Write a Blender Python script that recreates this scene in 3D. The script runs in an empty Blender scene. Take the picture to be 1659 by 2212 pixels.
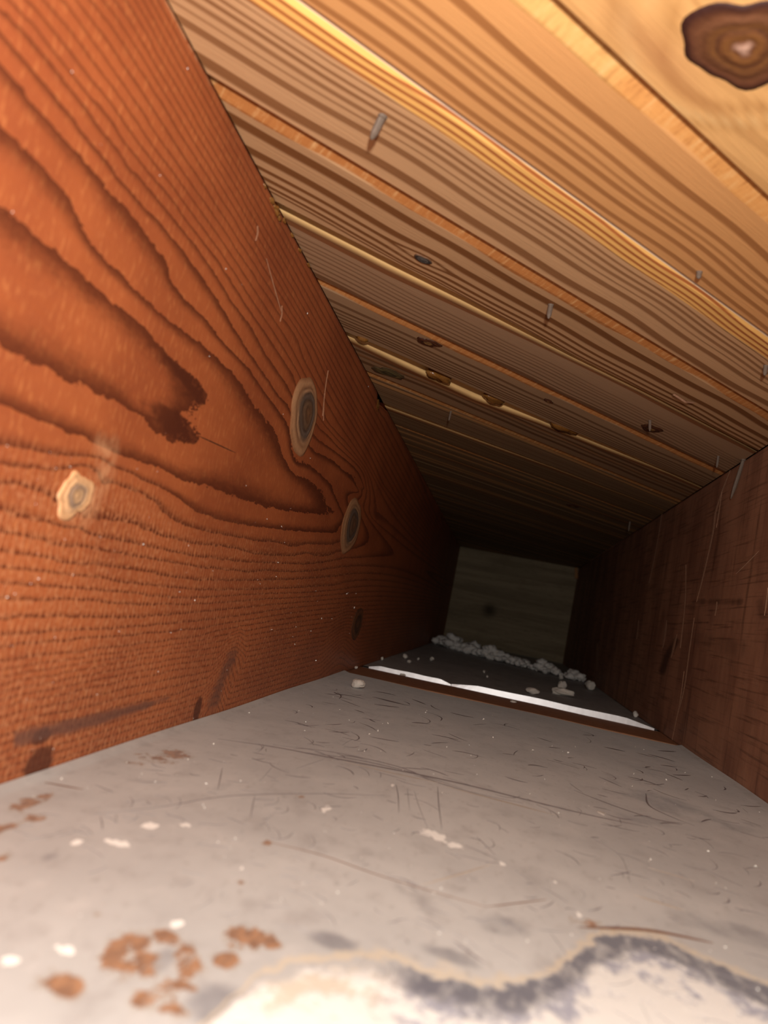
import bpy, math, random
import numpy as np
from mathutils import Matrix, Vector
random.seed(7); rng = np.random.default_rng(7)
S = bpy.context.scene
W, H, D = .368, .2936, 2.326            # joist bay: clear width, height, depth (metres); x across, y into the bay, z up
CAMPOS = (.16057, 0., .09162)

# ---------------------------------------------------------------- camera, world, light, exposure
cam = bpy.data.cameras.new('camera'); camo = bpy.data.objects.new('camera', cam); S.collection.objects.link(camo)
r_, d_, f_ = ((.96889, .152579, .194865), (.17351, .14269, -.97444), (-.176484, .977936, .111777))
M = Matrix(((r_[0], -d_[0], -f_[0], CAMPOS[0]), (r_[1], -d_[1], -f_[1], CAMPOS[1]), (r_[2], -d_[2], -f_[2], CAMPOS[2]), (0, 0, 0, 1)))
camo.matrix_world = M
cam.sensor_fit = 'HORIZONTAL'; cam.sensor_width = 5.91; cam.lens = 5.91 * 1600 / 1659
cam.clip_start = .005
cam.dof.use_dof = True; cam.dof.focus_distance = .62; cam.dof.aperture_fstop = 2.2
S.camera = camo
w = bpy.data.worlds.new('dark_room'); S.world = w; w.use_nodes = True
w.node_tree.nodes['Background'].inputs[0].default_value = (1, .9, .8, 1)
w.node_tree.nodes['Background'].inputs[1].default_value = .006
li = bpy.data.lights.new('phone_torch', 'POINT'); li.energy = 8.5; li.color = (1., .962, .915); li.shadow_soft_size = .012
lo = bpy.data.objects.new('phone_torch', li); S.collection.objects.link(lo); lo.location = (.180, -.045, .160)
S.view_settings.view_transform = 'Standard'; S.view_settings.look = 'None'; S.view_settings.gamma = 1
S.view_settings.use_curve_mapping = False; S.cycles.max_bounces = 4; S.cycles.diffuse_bounces = 3; S.cycles.glossy_bounces = 2; S.cycles.caustics_reflective = S.cycles.caustics_refractive = False; S.view_settings.exposure = 0

# ---------------------------------------------------------------- traced data, in metres on each surface
RINGS=[(1,[(0.1797,0.18),(0.1977,0.1805),(0.2155,0.1802),(0.2366,0.1795),(0.2661,0.1797),(0.2815,0.1778),(0.3057,0.176),(0.3243,0.1756),(0.3393,0.1726),(0.3383,0.167),(0.3234,0.1594),(0.3149,0.1569),(0.3282,0.1536),(0.3415,0.1499),(0.338,0.1469),(0.3092,0.1415),(0.2915,0.144),(0.2889,0.145),(0.2662,0.146),(0.2549,0.1451),(0.2336,0.144),(0.22,0.1434),(0.2074,0.1429),(0.1938,0.1432)]),(2,[(0.172,0.2002),(0.1895,0.2007),(0.2003,0.1993),(0.207,0.1989),(0.2126,0.1959),(0.2187,0.1931),(0.226,0.1913),(0.2408,0.1905),(0.2612,0.1897),(0.2842,0.1897),(0.3104,0.1919),(0.3336,0.1928),(0.3727,0.192),(0.4029,0.1864),(0.4491,0.1821),(0.4666,0.1738),(0.4989,0.1654),(0.5243,0.1666),(0.546,0.1686),(0.597,0.1668),(0.6056,0.159),(0.6378,0.159),(0.6576,0.1584),(0.6166,0.1504),(0.5365,0.1412),(0.4605,0.1333),(0.4216,0.1322),(0.3896,0.1304),(0.3711,0.1306),(0.338,0.1277),(0.3035,0.1282),(0.2753,0.1266),(0.2582,0.1266),(0.2458,0.127),(0.2269,0.1267),(0.21,0.1267),(0.2004,0.126)]),(3,[(0.1664,0.2148),(0.1719,0.2149),(0.1808,0.2145),(0.1925,0.2144),(0.2019,0.2139),(0.2142,0.2143),(0.2263,0.2133),(0.2393,0.2136),(0.2555,0.2123),(0.2727,0.2103),(0.2797,0.2061),(0.2846,0.2038),(0.3039,0.2036),(0.3285,0.2036),(0.3406,0.2019),(0.3768,0.2019),(0.416,0.1979),(0.4584,0.1937),(0.4794,0.188),(0.4866,0.1785),(0.5043,0.1726),(0.5262,0.1776),(0.5549,0.1789),(0.5978,0.1773),(0.6383,0.185),(0.6834,0.1881),(0.7205,0.191)]),(4,[(0.1636,0.2222),(0.1745,0.2227),(0.184,0.2223),(0.1956,0.222),(0.2094,0.2214),(0.2264,0.2207),(0.238,0.2207),(0.2513,0.2207),(0.2743,0.2209),(0.2974,0.2202),(0.3202,0.2178),(0.3319,0.2166),(0.3485,0.2137),(0.3739,0.21),(0.3991,0.2073),(0.4209,0.2054),(0.4395,0.2025),(0.4569,0.2044)]),(4,[(0.5332,0.1893),(0.5998,0.1963),(0.6437,0.1959),(0.7022,0.2013),(0.7358,0.1981)]),(5,[(0.1615,0.2274),(0.1693,0.2289),(0.1798,0.2291),(0.1933,0.2291),(0.2101,0.2288),(0.2261,0.2279),(0.2489,0.228),(0.2701,0.2287),(0.2903,0.2282),(0.3149,0.227),(0.3473,0.2234),(0.3751,0.2223),(0.4024,0.2176),(0.4302,0.2154),(0.453,0.214)]),(5,[(0.5289,0.1995),(0.5706,0.2023),(0.6188,0.2054),(0.6883,0.2078),(0.7361,0.205)]),(6,[(0.1651,0.2322),(0.1764,0.2332),(0.1928,0.2332),(0.2119,0.2341),(0.2356,0.2337),(0.2613,0.234),(0.2998,0.2337),(0.3297,0.2326),(0.3613,0.2295),(0.3953,0.228),(0.4226,0.2259),(0.4545,0.2237),(0.464,0.2247)]),(6,[(0.5371,0.2086),(0.5681,0.2106),(0.6142,0.2102),(0.7048,0.2127),(0.7445,0.2096)]),(9,[(0.183,0.2494),(0.2166,0.2495),(0.2621,0.2489),(0.314,0.2485),(0.3705,0.2471),(0.4081,0.246),(0.447,0.2465),(0.4694,0.2404),(0.4766,0.239)]),(11,[(0.1951,0.2604),(0.2356,0.2607),(0.2903,0.2597),(0.3637,0.2573),(0.4405,0.2549),(0.4835,0.2541),(0.523,0.249),(0.5673,0.2446),(0.6366,0.2406),(0.744,0.2344),(0.8572,0.2202)]),(14,[(0.2103,0.2743),(0.2582,0.2729),(0.325,0.2718),(0.4092,0.2684),(0.5097,0.2641),(0.6216,0.2573),(0.8204,0.249),(1.0585,0.236)]),(8,[(0.5524,0.2191),(0.5821,0.2193),(0.6601,0.2197),(0.7512,0.2159),(0.8075,0.2004),(0.8402,0.1783)]),(3,[(0.2048,0.1145),(0.217,0.1157),(0.2308,0.1171),(0.2456,0.1196),(0.2589,0.122),(0.2718,0.1213),(0.2844,0.1214),(0.295,0.1206),(0.325,0.1196),(0.3523,0.1161),(0.3687,0.1148),(0.4058,0.1159),(0.4618,0.1201),(0.5812,0.1312),(0.6831,0.1423)]),(4,[(0.2071,0.1086),(0.2329,0.1121),(0.2426,0.1154),(0.2538,0.1181),(0.2631,0.1156),(0.2665,0.1135),(0.2787,0.1153),(0.2978,0.1149),(0.3117,0.1136),(0.3233,0.1095),(0.3414,0.1072),(0.3694,0.1068),(0.4209,0.1091),(0.4577,0.1107),(0.5012,0.114),(0.5367,0.1142),(0.5764,0.1207),(0.6723,0.13)]),(5,[(0.2092,0.103),(0.2251,0.1042),(0.2348,0.1029),(0.2451,0.0991),(0.2532,0.0976),(0.2656,0.0988),(0.2929,0.101),(0.318,0.0993),(0.3537,0.0987),(0.4187,0.1024),(0.4606,0.1022),(0.5415,0.1079),(0.5819,0.114),(0.6388,0.1154),(0.6946,0.1259)]),(6,[(0.2124,0.0947),(0.2257,0.0938),(0.2407,0.0934),(0.2584,0.0944),(0.2624,0.0932),(0.2911,0.093),(0.32,0.0926),(0.3556,0.0931),(0.3893,0.0935),(0.4526,0.0963),(0.5361,0.1017),(0.6092,0.1069),(0.7287,0.1225)]),(7,[(0.2149,0.0881),(0.2318,0.0877),(0.2515,0.0867),(0.2705,0.0878),(0.3091,0.0873),(0.3588,0.0874),(0.4284,0.0893),(0.4567,0.09),(0.494,0.0937),(0.576,0.098),(0.731,0.1132)]),(8,[(0.2173,0.0819),(0.2396,0.0813),(0.2608,0.0808),(0.2828,0.0814),(0.321,0.0812),(0.3625,0.0804),(0.4156,0.0824),(0.4847,0.0864),(0.5802,0.0926),(0.7207,0.1031)]),(9,[(0.2195,0.0761),(0.2314,0.0765),(0.2542,0.0762),(0.2784,0.0762),(0.3239,0.0754),(0.3908,0.0759),(0.4684,0.079),(0.5498,0.0834),(0.725,0.094)]),(10,[(0.2213,0.0715),(0.2497,0.0717),(0.2663,0.0717),(0.2962,0.0712),(0.3678,0.0706),(0.4119,0.0727),(0.4776,0.0766),(0.6288,0.0834)]),(11,[(0.2234,0.066),(0.2683,0.067),(0.3093,0.0665),(0.3695,0.0675),(0.4233,0.0697),(0.5075,0.0743)]),(12,[(0.2259,0.0594),(0.2544,0.0603),(0.3244,0.0605),(0.3964,0.0639),(0.5075,0.0697)]),(13,[(0.2281,0.0538),(0.2651,0.0548),(0.3036,0.0554),(0.3992,0.0589),(0.4997,0.0643)]),(14,[(0.2295,0.0502),(0.2665,0.0513),(0.3161,0.0523),(0.4017,0.0544)]),(15,[(0.2316,0.0446),(0.2603,0.0459),(0.3075,0.0469),(0.4043,0.0499)]),(18,[(0.2345,0.037),(0.272,0.0383),(0.3219,0.0401),(0.3955,0.0424)]),(21,[(0.2377,0.0288),(0.2756,0.0299),(0.3261,0.0313),(0.3884,0.0326)]),(24,[(0.2415,0.0188),(0.2633,0.0189),(0.294,0.0188),(0.3514,0.019),(0.3887,0.0188)]),(0.35,[(0.1868,0.1614),(0.2089,0.1632),(0.2366,0.164),(0.2684,0.1629),(0.2933,0.1632)]),(0.3,[(0.2776,0.152),(0.2894,0.1536)]),(1.35,[(0.3529,0.1726),(0.391,0.1676),(0.4311,0.1572),(0.4967,0.1511),(0.5451,0.1541)])]
TIP=[(0.3393,0.1726),(0.3383,0.167),(0.3234,0.1594),(0.3149,0.1569),(0.3282,0.1536),(0.3415,0.1499),(0.338,0.1469),(0.3092,0.1415),(0.2915,0.144),(0.2806,0.1459),(0.2934,0.1543),(0.3102,0.1676),(0.3245,0.1752)]
TIPWIDE=[(0.3393,0.1726),(0.3383,0.167),(0.3234,0.1594),(0.3149,0.1569),(0.3282,0.1536),(0.3415,0.1499),(0.338,0.1469),(0.3092,0.1415),(0.2915,0.144),(0.2662,0.146),(0.2336,0.144),(0.2431,0.1495),(0.2831,0.166),(0.3245,0.1752)]
BAND=[(0.249,0.0188),(0.2682,0.0189),(0.294,0.0188),(0.3514,0.019),(0.3784,0.0186),(0.3537,0.0154),(0.3036,0.0133),(0.2734,0.0136),(0.251,0.0137)]
FEATHER=[(0.463,0.0471),(0.4753,0.0346),(0.461,0.019),(0.4555,-0.0011),(0.4366,-0.0006),(0.4272,0.0096),(0.4384,0.0279),(0.4488,0.0431)]
LWPALE=[(0.2578,0.1274),(0.2676,0.1288),(0.2696,0.1207),(0.2669,0.1126),(0.2646,0.1047),(0.2607,0.0986),(0.2497,0.0989),(0.2476,0.1038),(0.2608,0.1096),(0.2647,0.1197)]
RWS=[([(0.8092,0.2924),(0.8297,0.2735),(0.8439,0.2501),(0.8421,0.2292),(0.8548,0.1841),(0.8667,0.1537)],7,1),([(0.8297,0.2735),(0.83,0.2328)],4,0.8),([(1.1451,0.2934),(1.1457,0.2581),(1.1506,0.2199),(1.1612,0.189)],3,0.6),([(0.9432,0.201),(0.9197,0.155),(0.9084,0.1008)],3,0.7),([(0.8663,0.1356),(0.8668,0.1023),(0.8649,0.072),(0.8669,0.0516),(0.8779,0.0252),(0.8829,-0.0009)],5,0.8),([(0.8758,0.0763),(0.8739,0.0459),(0.8789,0.02)],2,1),([(1.0031,0.133),(0.9999,0.0974)],10,0.5),([(0.9366,0.1163),(0.947,0.0882)],8,0.5),([(0.7874,0.1518),(0.7868,0.1377)],6,0.6),([(0.647,0.1598),(0.6455,0.1369)],6,0.6),([(1.1966,0.1329),(1.1877,0.1045)],2,0.5),([(0.6816,0.1938),(0.7381,0.1769)],2,0.4),([(1.6311,0.0837),(1.5631,0.0298)],6,0.35)]
RWD=[([(0.936,0.108),(0.9713,0.087),(0.985,0.0689)],14,0.7),([(0.8768,0.1539),(0.7125,0.1499)],14,0.5),([(0.6634,0.1487),(0.6477,0.1369)],20,0.4),([(0.846,0.0341),(0.848,0.0047)],12,0.5),([(0.9212,0.0143),(0.9334,-0.0035)],8,0.5),([(0.8344,0.1133),(0.7069,0.1083)],40,0.35),([(0.7025,0.0416),(0.6008,0.0403)],3,0.6),([(0.698,0.0323),(0.6185,0.0374)],6,0.4),([(0.8633,0.1305),(0.8082,0.1307)],5,0.6)]
FSCR=[([(0.0383,0.2468),(0.0521,0.2699),(0.0672,0.3023),(0.0959,0.3381),(0.122,0.3626)],3.5,0.6),([(0.0246,0.3936),(0.0523,0.4063),(0.0777,0.4109),(0.1134,0.4173),(0.1568,0.424),(0.1946,0.4253),(0.2267,0.4268),(0.2563,0.4311)],5,0.5),([(0.0509,0.4106),(0.0821,0.4267),(0.1198,0.4276),(0.1422,0.4137),(0.1648,0.4104),(0.1893,0.4148)],3,0.7),([(0.0698,0.4106),(0.0942,0.4207),(0.1259,0.4218),(0.1573,0.4132)],3,0.8),([(0.1241,0.3881),(0.1282,0.3671),(0.1322,0.3405)],6,0.6),([(0.1442,0.4046),(0.1479,0.3686),(0.1522,0.3326)],7,0.5),([(0.1342,0.3833),(0.1391,0.3599),(0.1467,0.3275)],3,0.6),([(0.1305,0.3845),(0.1361,0.3484)],3,0.5),([(0.1671,0.3352),(0.1752,0.3163)],5,0.35),([(0.1598,0.3054),(0.1734,0.3061)],4,0.35),([(0.2209,0.3788),(0.2306,0.3587),(0.2288,0.3221)],3,0.5),([(0.0754,0.3718),(0.0818,0.405)],3,0.6),([(0.2723,0.5231),(0.2676,0.4876),(0.2765,0.4692),(0.2868,0.4589)],5,0.6),([(0.2224,0.483),(0.2444,0.4646),(0.2656,0.4539),(0.2818,0.4592)],3,0.4),([(0.0376,0.3491),(0.0471,0.3491)],4,0.6),([(0.0691,0.3325),(0.0652,0.3654)],3,0.5),([(0.0601,0.3048),(0.0485,0.3396)],5,0.4),([(0.0824,0.2821),(0.0742,0.3112)],5,0.4),([(0.0885,0.275),(0.0876,0.3011)],2,0.5),([(0.0435,0.2517),(0.0481,0.244)],3,0.6),([(0.1637,0.2276),(0.1732,0.2188)],14,0.6)]
FLIGHT=[([(0.0912,0.4099),(0.1197,0.4097),(0.1472,0.4135)],3,0.9),([(0.1476,0.4083),(0.1819,0.4074),(0.2057,0.4067)],4,0.4),([(0.1505,0.2632),(0.1735,0.3034)],5,0.3),([(0.2309,0.4407),(0.2359,0.4405)],3,0.9),([(0.228,0.3089),(0.2456,0.3053)],6,0.5),([(0.2411,0.3513),(0.2594,0.3479)],3,0.4)]
FBROWN=[([(0.096,0.263),(0.1159,0.2647),(0.1379,0.2613),(0.1725,0.2602)],3,0.6),([(0.1725,0.2602),(0.1933,0.2814)],3,0.4),([(0.004,0.2643),(0.0213,0.2674)],5,0.6),([(0.2026,0.2636),(0.2268,0.2761),(0.2484,0.2792)],8,0.5)]
RUST=[(((0.0893,0.1752),0.0034,0.0068),0.9),(((0.0953,0.1694),0.0035,0.0053),0.8),(((0.0958,0.1838),0.0033,0.0029),0.9),(((0.0906,0.1676),0.0021,0.002),0.7),(((0.1021,0.1795),0.0028,0.0028),0.7),(((0.1055,0.1745),0.0027,0.0037),0.7),(((0.1128,0.1957),0.0043,0.0047),0.9),(((0.1166,0.1955),0.0042,0.0027),0.8),(((0.1104,0.1901),0.002,0.0022),0.6),(((0.1113,0.1824),0.0025,0.0028),1.0),(((0.0857,0.1549),0.0038,0.0036),1.0),(((0.0804,0.158),0.0011,0.0012),0.6),(((0.1024,0.1588),0.0021,0.0039),0.7),(((0.1038,0.1636),0.0026,0.0033),0.6),(((0.1065,0.1673),0.0035,0.0017),0.7),(((0.1084,0.1584),0.0033,0.0022),0.5),(((0.0161,0.2441),0.0024,0.0097),0.8),(((0.0261,0.2322),0.0027,0.0035),0.8),(((0.018,0.2364),0.0031,0.0037),0.5),(((0.0246,0.2171),0.0017,0.0063),0.8),(((0.0377,0.1986),0.0012,0.0036),0.8),(((0.0236,0.3432),0.0054,0.007),0.8),(((0.0213,0.3284),0.0072,0.005),0.6),(((0.0192,0.3127),0.0038,0.0026),0.6),(((0.076,0.1855),0.0009,0.0013),0.5),(((0.0953,0.2624),0.0012,0.0021),0.8),(((0.0906,0.3256),0.0013,0.0027),0.5),(((0.0988,0.2251),0.0011,0.0015),0.5),(((0.2082,0.2674),0.0066,0.0038),0.5)]
FLECK=[(((0.0569,0.229),0.0033,0.002),1),(((0.0472,0.2221),0.0014,0.0022),1),(((0.0582,0.2486),0.0026,0.0024),0.9),(((0.0664,0.2579),0.0018,0.0017),0.8),(((0.1038,0.3185),0.0017,0.0051),0.8),(((0.1481,0.3232),0.0033,0.0045),0.9),(((0.1522,0.3201),0.0026,0.0038),0.9),(((0.1592,0.3158),0.0029,0.0031),0.9),(((0.0944,0.1916),0.0014,0.002),0.9),(((0.0782,0.1668),0.002,0.0018),0.9),(((0.0714,0.1568),0.0017,0.0018),1),(((0.1229,0.3846),0.0008,0.0028),1),(((0.1781,0.3077),0.0011,0.0022),0.8),(((0.0948,0.2345),0.0017,0.0021),0.5),(((0.0724,0.1839),0.0015,0.0019),0.5),(((0.0698,0.3304),0.0048,0.0042),0.3),(((0.233,0.4377),0.0023,0.0023),0.9),(((0.198,0.3024),0.0009,0.0016),0.8),(((0.204,0.2743),0.0009,0.0022),0.8)]
SMUDGE=[(((0.2822,0.5081),0.0184,0.0224),0.5),(((0.2565,0.4454),0.0122,0.0095),0.4),(((0.3106,0.4908),0.0222,0.0205),0.3),(((0.177,0.2482),0.0073,0.0073),0.4),(((0.1327,0.2059),0.0057,0.0041),0.6),(((0.1507,0.2467),0.0085,0.0074),0.2),(((0.0592,0.3124),0.003,0.0103),0.4),(((0.0988,0.1739),0.0027,0.0056),0.5),(((0.1165,0.164),0.0062,0.0066),0.6),(((0.1299,0.2611),0.0177,0.0086),0.2),(((0.2621,0.2957),0.016,0.0101),0.4),(((0.1643,0.2175),0.0075,0.0039),0.5),(((0.0471,0.2084),0.0019,0.0034),0.3),(((0.0317,0.291),0.0162,0.0079),0.2)]
ZLINE=[(0.1147,0.1473),(0.1172,0.1625),(0.1198,0.1774),(0.1233,0.1859),(0.1328,0.195),(0.1422,0.2028),(0.1487,0.2085),(0.1552,0.2064),(0.1661,0.2091),(0.1734,0.2089),(0.1858,0.2197),(0.1975,0.2399),(0.208,0.26),(0.223,0.2717),(0.2369,0.2683),(0.2462,0.261),(0.258,0.2561)]
SP1=[(-0.0817,0.005,0.55),(-0.0925,0.0034,0.5),(-0.0982,0.0026,0.4),(-0.1033,0.0038,0.5),(-0.1107,0.0037,0.5),(-0.1191,0.0036,0.5)]
SP2=[(-0.1285,0.0019,0.75),(-0.1328,0.0021,0.75),(-0.1372,0.002,0.7),(-0.1407,0.0009,0.8),(-0.1454,0.0021,0.6),(-0.15,0.0028,0.6),(-0.1554,0.0033,0.55),(-0.1607,0.0017,0.5),(-0.1677,0.0053,0.6),(-0.1831,0.0079,0.65),(-0.1938,0.001,0.5)]
SP3=[(-0.2118,0.0083,0.75),(-0.2291,0.0072,0.75),(-0.2385,0.0036,0.8),(-0.2456,0.0037,0.8),(-0.2515,0.003,0.8),(-0.2548,0.0021,0.7)]
SP4=[(-0.2847,0.002,0.4),(-0.2898,0.002,0.4),(-0.2942,0.0021,0.4),(-0.2995,0.0025,0.45),(-0.305,0.0022,0.4),(-0.3106,0.0026,0.45),(-0.3171,0.0027,0.5),(-0.3239,0.0069,0.6)]
SP5=[(-0.3514,0.0051,0.55),(-0.3614,0.0041,0.6),(-0.3675,0.0029,0.55),(-0.3728,0.003,0.6),(-0.3782,0.0031,0.6),(-0.3826,0.0031,0.6),(-0.3871,0.0032,0.6)]
SP6=[(-0.4101,0.0078,0.6),(-0.4221,0.006,0.6),(-0.4317,0.0056,0.5),(-0.4432,0.0076,0.6)]


CRACK = [(.338, .1514), (.3609, .1528), (.3907, .1545)]
FIBRES = [[(.5323, .2522), (.5354, .2384), (.5430, .2190)], [(.5355, .2350), (.5400, .2280), (.5480, .2165)]]

# ---------------------------------------------------------------- helpers
def mesh(name, v, f, mat, parent=None, smooth=False, attrs=None, uv=None):
    v = np.asarray(v, dtype=np.float32); me = bpy.data.meshes.new(name)
    if isinstance(f, np.ndarray):
        n = f.shape[1]; me.vertices.add(len(v)); me.vertices.foreach_set('co', v.ravel())
        me.loops.add(f.size); me.loops.foreach_set('vertex_index', f.astype(np.int32).ravel())
        me.polygons.add(len(f)); me.polygons.foreach_set('loop_start', np.arange(0, f.size, n, dtype=np.int32))
        me.update(calc_edges=True); me.validate()
    else:
        me.from_pydata([tuple(map(float, p)) for p in v], [], f); me.update()
    if smooth: me.polygons.foreach_set('use_smooth', np.ones(len(me.polygons), dtype=bool))
    for k, a in (attrs or {}).items():
        a = np.asarray(a, dtype=np.float32)
        if a.ndim == 2:
            at = me.attributes.new(k, 'FLOAT_COLOR', 'POINT'); c = np.ones((len(a), 4), np.float32); c[:, :3] = a; at.data.foreach_set('color', c.ravel())
        else:
            at = me.attributes.new(k, 'FLOAT', 'POINT'); at.data.foreach_set('value', a)
    if uv is not None:
        ul = me.uv_layers.new(name='grain'); li_ = np.zeros(len(me.loops), np.int32); me.loops.foreach_get('vertex_index', li_)
        ul.data.foreach_set('uv', np.asarray(uv, np.float32)[li_].ravel())
    me.materials.append(mat)
    o = bpy.data.objects.new(name, me); S.collection.objects.link(o)
    if parent: o.parent = parent
    return o
def tag(o, label=None, cat=None, kind=None, group=None):
    for k, x in (('label', label), ('category', cat), ('kind', kind), ('group', group)):
        if x: o[k] = x
    return o
def grid_faces(n, m, flip=False):
    i, j = np.meshgrid(np.arange(n - 1), np.arange(m - 1), indexing='ij'); a = (i * m + j).ravel()
    f = np.stack([a, a + m, a + m + 1, a + 1], 1)
    return f[:, ::-1].copy() if flip else f
def with_box(v, f, attrs, lo, hi, open_axis):
    """close the back of a grid face: adds the five other faces of the box lo..hi"""
    c = np.array([[x, y, z] for x in (lo[0], hi[0]) for y in (lo[1], hi[1]) for z in (lo[2], hi[2])], float)
    q = {'x-': (0, 1, 3, 2), 'x+': (4, 6, 7, 5), 'y-': (0, 4, 5, 1), 'y+': (2, 3, 7, 6), 'z-': (0, 2, 6, 4), 'z+': (1, 5, 7, 3)}
    b = len(v); fs = np.array([[b + i for i in k] for n, k in q.items() if n != open_axis])
    v = np.concatenate([v, c]); f = np.concatenate([f, fs])
    at = {k: np.concatenate([a, np.tile(a[:1], (8,) + (1,) * (a.ndim - 1))]) for k, a in attrs.items()}
    return v, f, at
def pip(px, py, poly):
    ins = np.zeros(px.shape, bool); n = len(poly)
    for i in range(n):
        (x0, y0), (x1, y1) = poly[i], poly[(i + 1) % n]
        if y0 == y1: continue
        ins ^= ((y0 > py) != (y1 > py)) & (px < (x1 - x0) * (py - y0) / (y1 - y0) + x0)
    return ins
def segdist(px, py, pts, sx=1., sy=1.):
    best = np.full(px.shape, 1e9)
    for (x0, y0), (x1, y1) in zip(pts[:-1], pts[1:]):
        ax, ay, bx, by = (px - x0) / sx, (py - y0) / sy, (x1 - x0) / sx, (y1 - y0) / sy
        t = np.clip((ax * bx + ay * by) / (bx * bx + by * by + 1e-20), 0, 1)
        best = np.minimum(best, (ax - t * bx) ** 2 + (ay - t * by) ** 2)
    return np.sqrt(best)
def polymask(px, py, poly, soft):
    d = segdist(px, py, list(poly) + [poly[0]]); d = np.where(pip(px, py, poly), d, -d)
    return np.clip(.5 + d / (2 * soft), 0, 1)
def dens(pts, n=6):
    """Catmull-Rom resample"""
    p = np.array(pts, float)
    if len(p) < 3: return [tuple(p[0] + (p[-1] - p[0]) * t) for t in np.linspace(0, 1, n + 1)]
    q = np.concatenate([[2 * p[0] - p[1]], p, [2 * p[-1] - p[-2]]]); out = []
    for i in range(1, len(q) - 2):
        a, b, c, d = q[i - 1:i + 3]
        for t in np.linspace(0, 1, n, endpoint=False):
            out.append(tuple(.5 * (2 * b + (c - a) * t + (2 * a - 5 * b + 4 * c - d) * t * t + (3 * b - a - 3 * c + d) * t ** 3)))
    return out + [tuple(p[-1])]

# ---------------------------------------------------------------- materials
class NT:
    def __init__(s, name):
        s.m = bpy.data.materials.new(name); s.m.use_nodes = True; s.t = s.m.node_tree; s.b = s.t.nodes['Principled BSDF']
    def n(s, t, **kw):
        x = s.t.nodes.new(t)
        for k, v in kw.items(): setattr(x, k, v)
        return x
    def put(s, sock, v):
        if isinstance(v, bpy.types.NodeSocket): s.t.links.new(v, sock)
        elif isinstance(v, (tuple, list)) and len(v) == 3 and sock.type == 'RGBA': sock.default_value = (*v, 1)
        else: sock.default_value = v
    def math(s, op, a, b=0., c=None, clamp=False):
        x = s.n('ShaderNodeMath', operation=op, use_clamp=clamp); s.put(x.inputs[0], a); s.put(x.inputs[1], b)
        if c is not None: s.put(x.inputs[2], c)
        return x.outputs[0]
    def mix(s, f, a, b, blend='MIX'):
        x = s.n('ShaderNodeMix', data_type='RGBA', blend_type=blend); s.put(x.inputs[0], f); s.put(x.inputs[6], a); s.put(x.inputs[7], b); return x.outputs[2]
    def attr(s, name, col=False):
        x = s.n('ShaderNodeAttribute', attribute_name=name); return x.outputs['Color'] if col else x.outputs['Fac']
    def step(s, v, a, b, lo=0., hi=1.):
        x = s.n('ShaderNodeMapRange', interpolation_type='SMOOTHSTEP'); s.put(x.inputs[0], v)
        for i, q in ((1, a), (2, b), (3, lo), (4, hi)): s.put(x.inputs[i], q)
        return x.outputs[0]
    def coords(s, scale=(1, 1, 1), kind='Object', rot=(0, 0, 0)):
        if kind == 'UV': o = s.n('ShaderNodeUVMap', uv_map='grain').outputs[0]
        else: o = s.n('ShaderNodeTexCoord').outputs[kind]
        mp = s.n('ShaderNodeMapping'); s.put(mp.inputs[0], o); mp.inputs[3].default_value = scale; mp.inputs[2].default_value = rot; return mp.outputs[0]
    def noise(s, co, scale=1., detail=3., rough=.5, dist=0.):
        x = s.n('ShaderNodeTexNoise'); s.put(x.inputs['Vector'], co); x.inputs['Scale'].default_value = scale; x.inputs['Detail'].default_value = detail
        x.inputs['Roughness'].default_value = rough; x.inputs['Distortion'].default_value = dist; return x.outputs[0]
    def bump(s, h, st=.3, d=.001):
        x = s.n('ShaderNodeBump'); x.inputs['Strength'].default_value = st; x.inputs['Distance'].default_value = d; s.put(x.inputs['Height'], h); s.t.links.new(x.outputs[0], s.b.inputs['Normal'])
    def out(s, col, rough=.6, spec=.4, metal=0.):
        s.put(s.b.inputs['Base Color'], col); s.put(s.b.inputs['Roughness'], rough); s.put(s.b.inputs['Specular IOR Level'], spec); s.put(s.b.inputs['Metallic'], metal); return s.m

def mat_simple(name, col, rough=.6, metal=0., var=.2, scale=300., spec=.4, bump=.3):
    t = NT(name); n = t.noise(t.coords(), scale, 4.)
    c = t.mix(n, tuple(x * (1 - var) for x in col), tuple(min(1, x * (1 + var)) for x in col))
    if bump: t.bump(n, bump, .0008)
    return t.out(c, rough, spec, metal)

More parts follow.
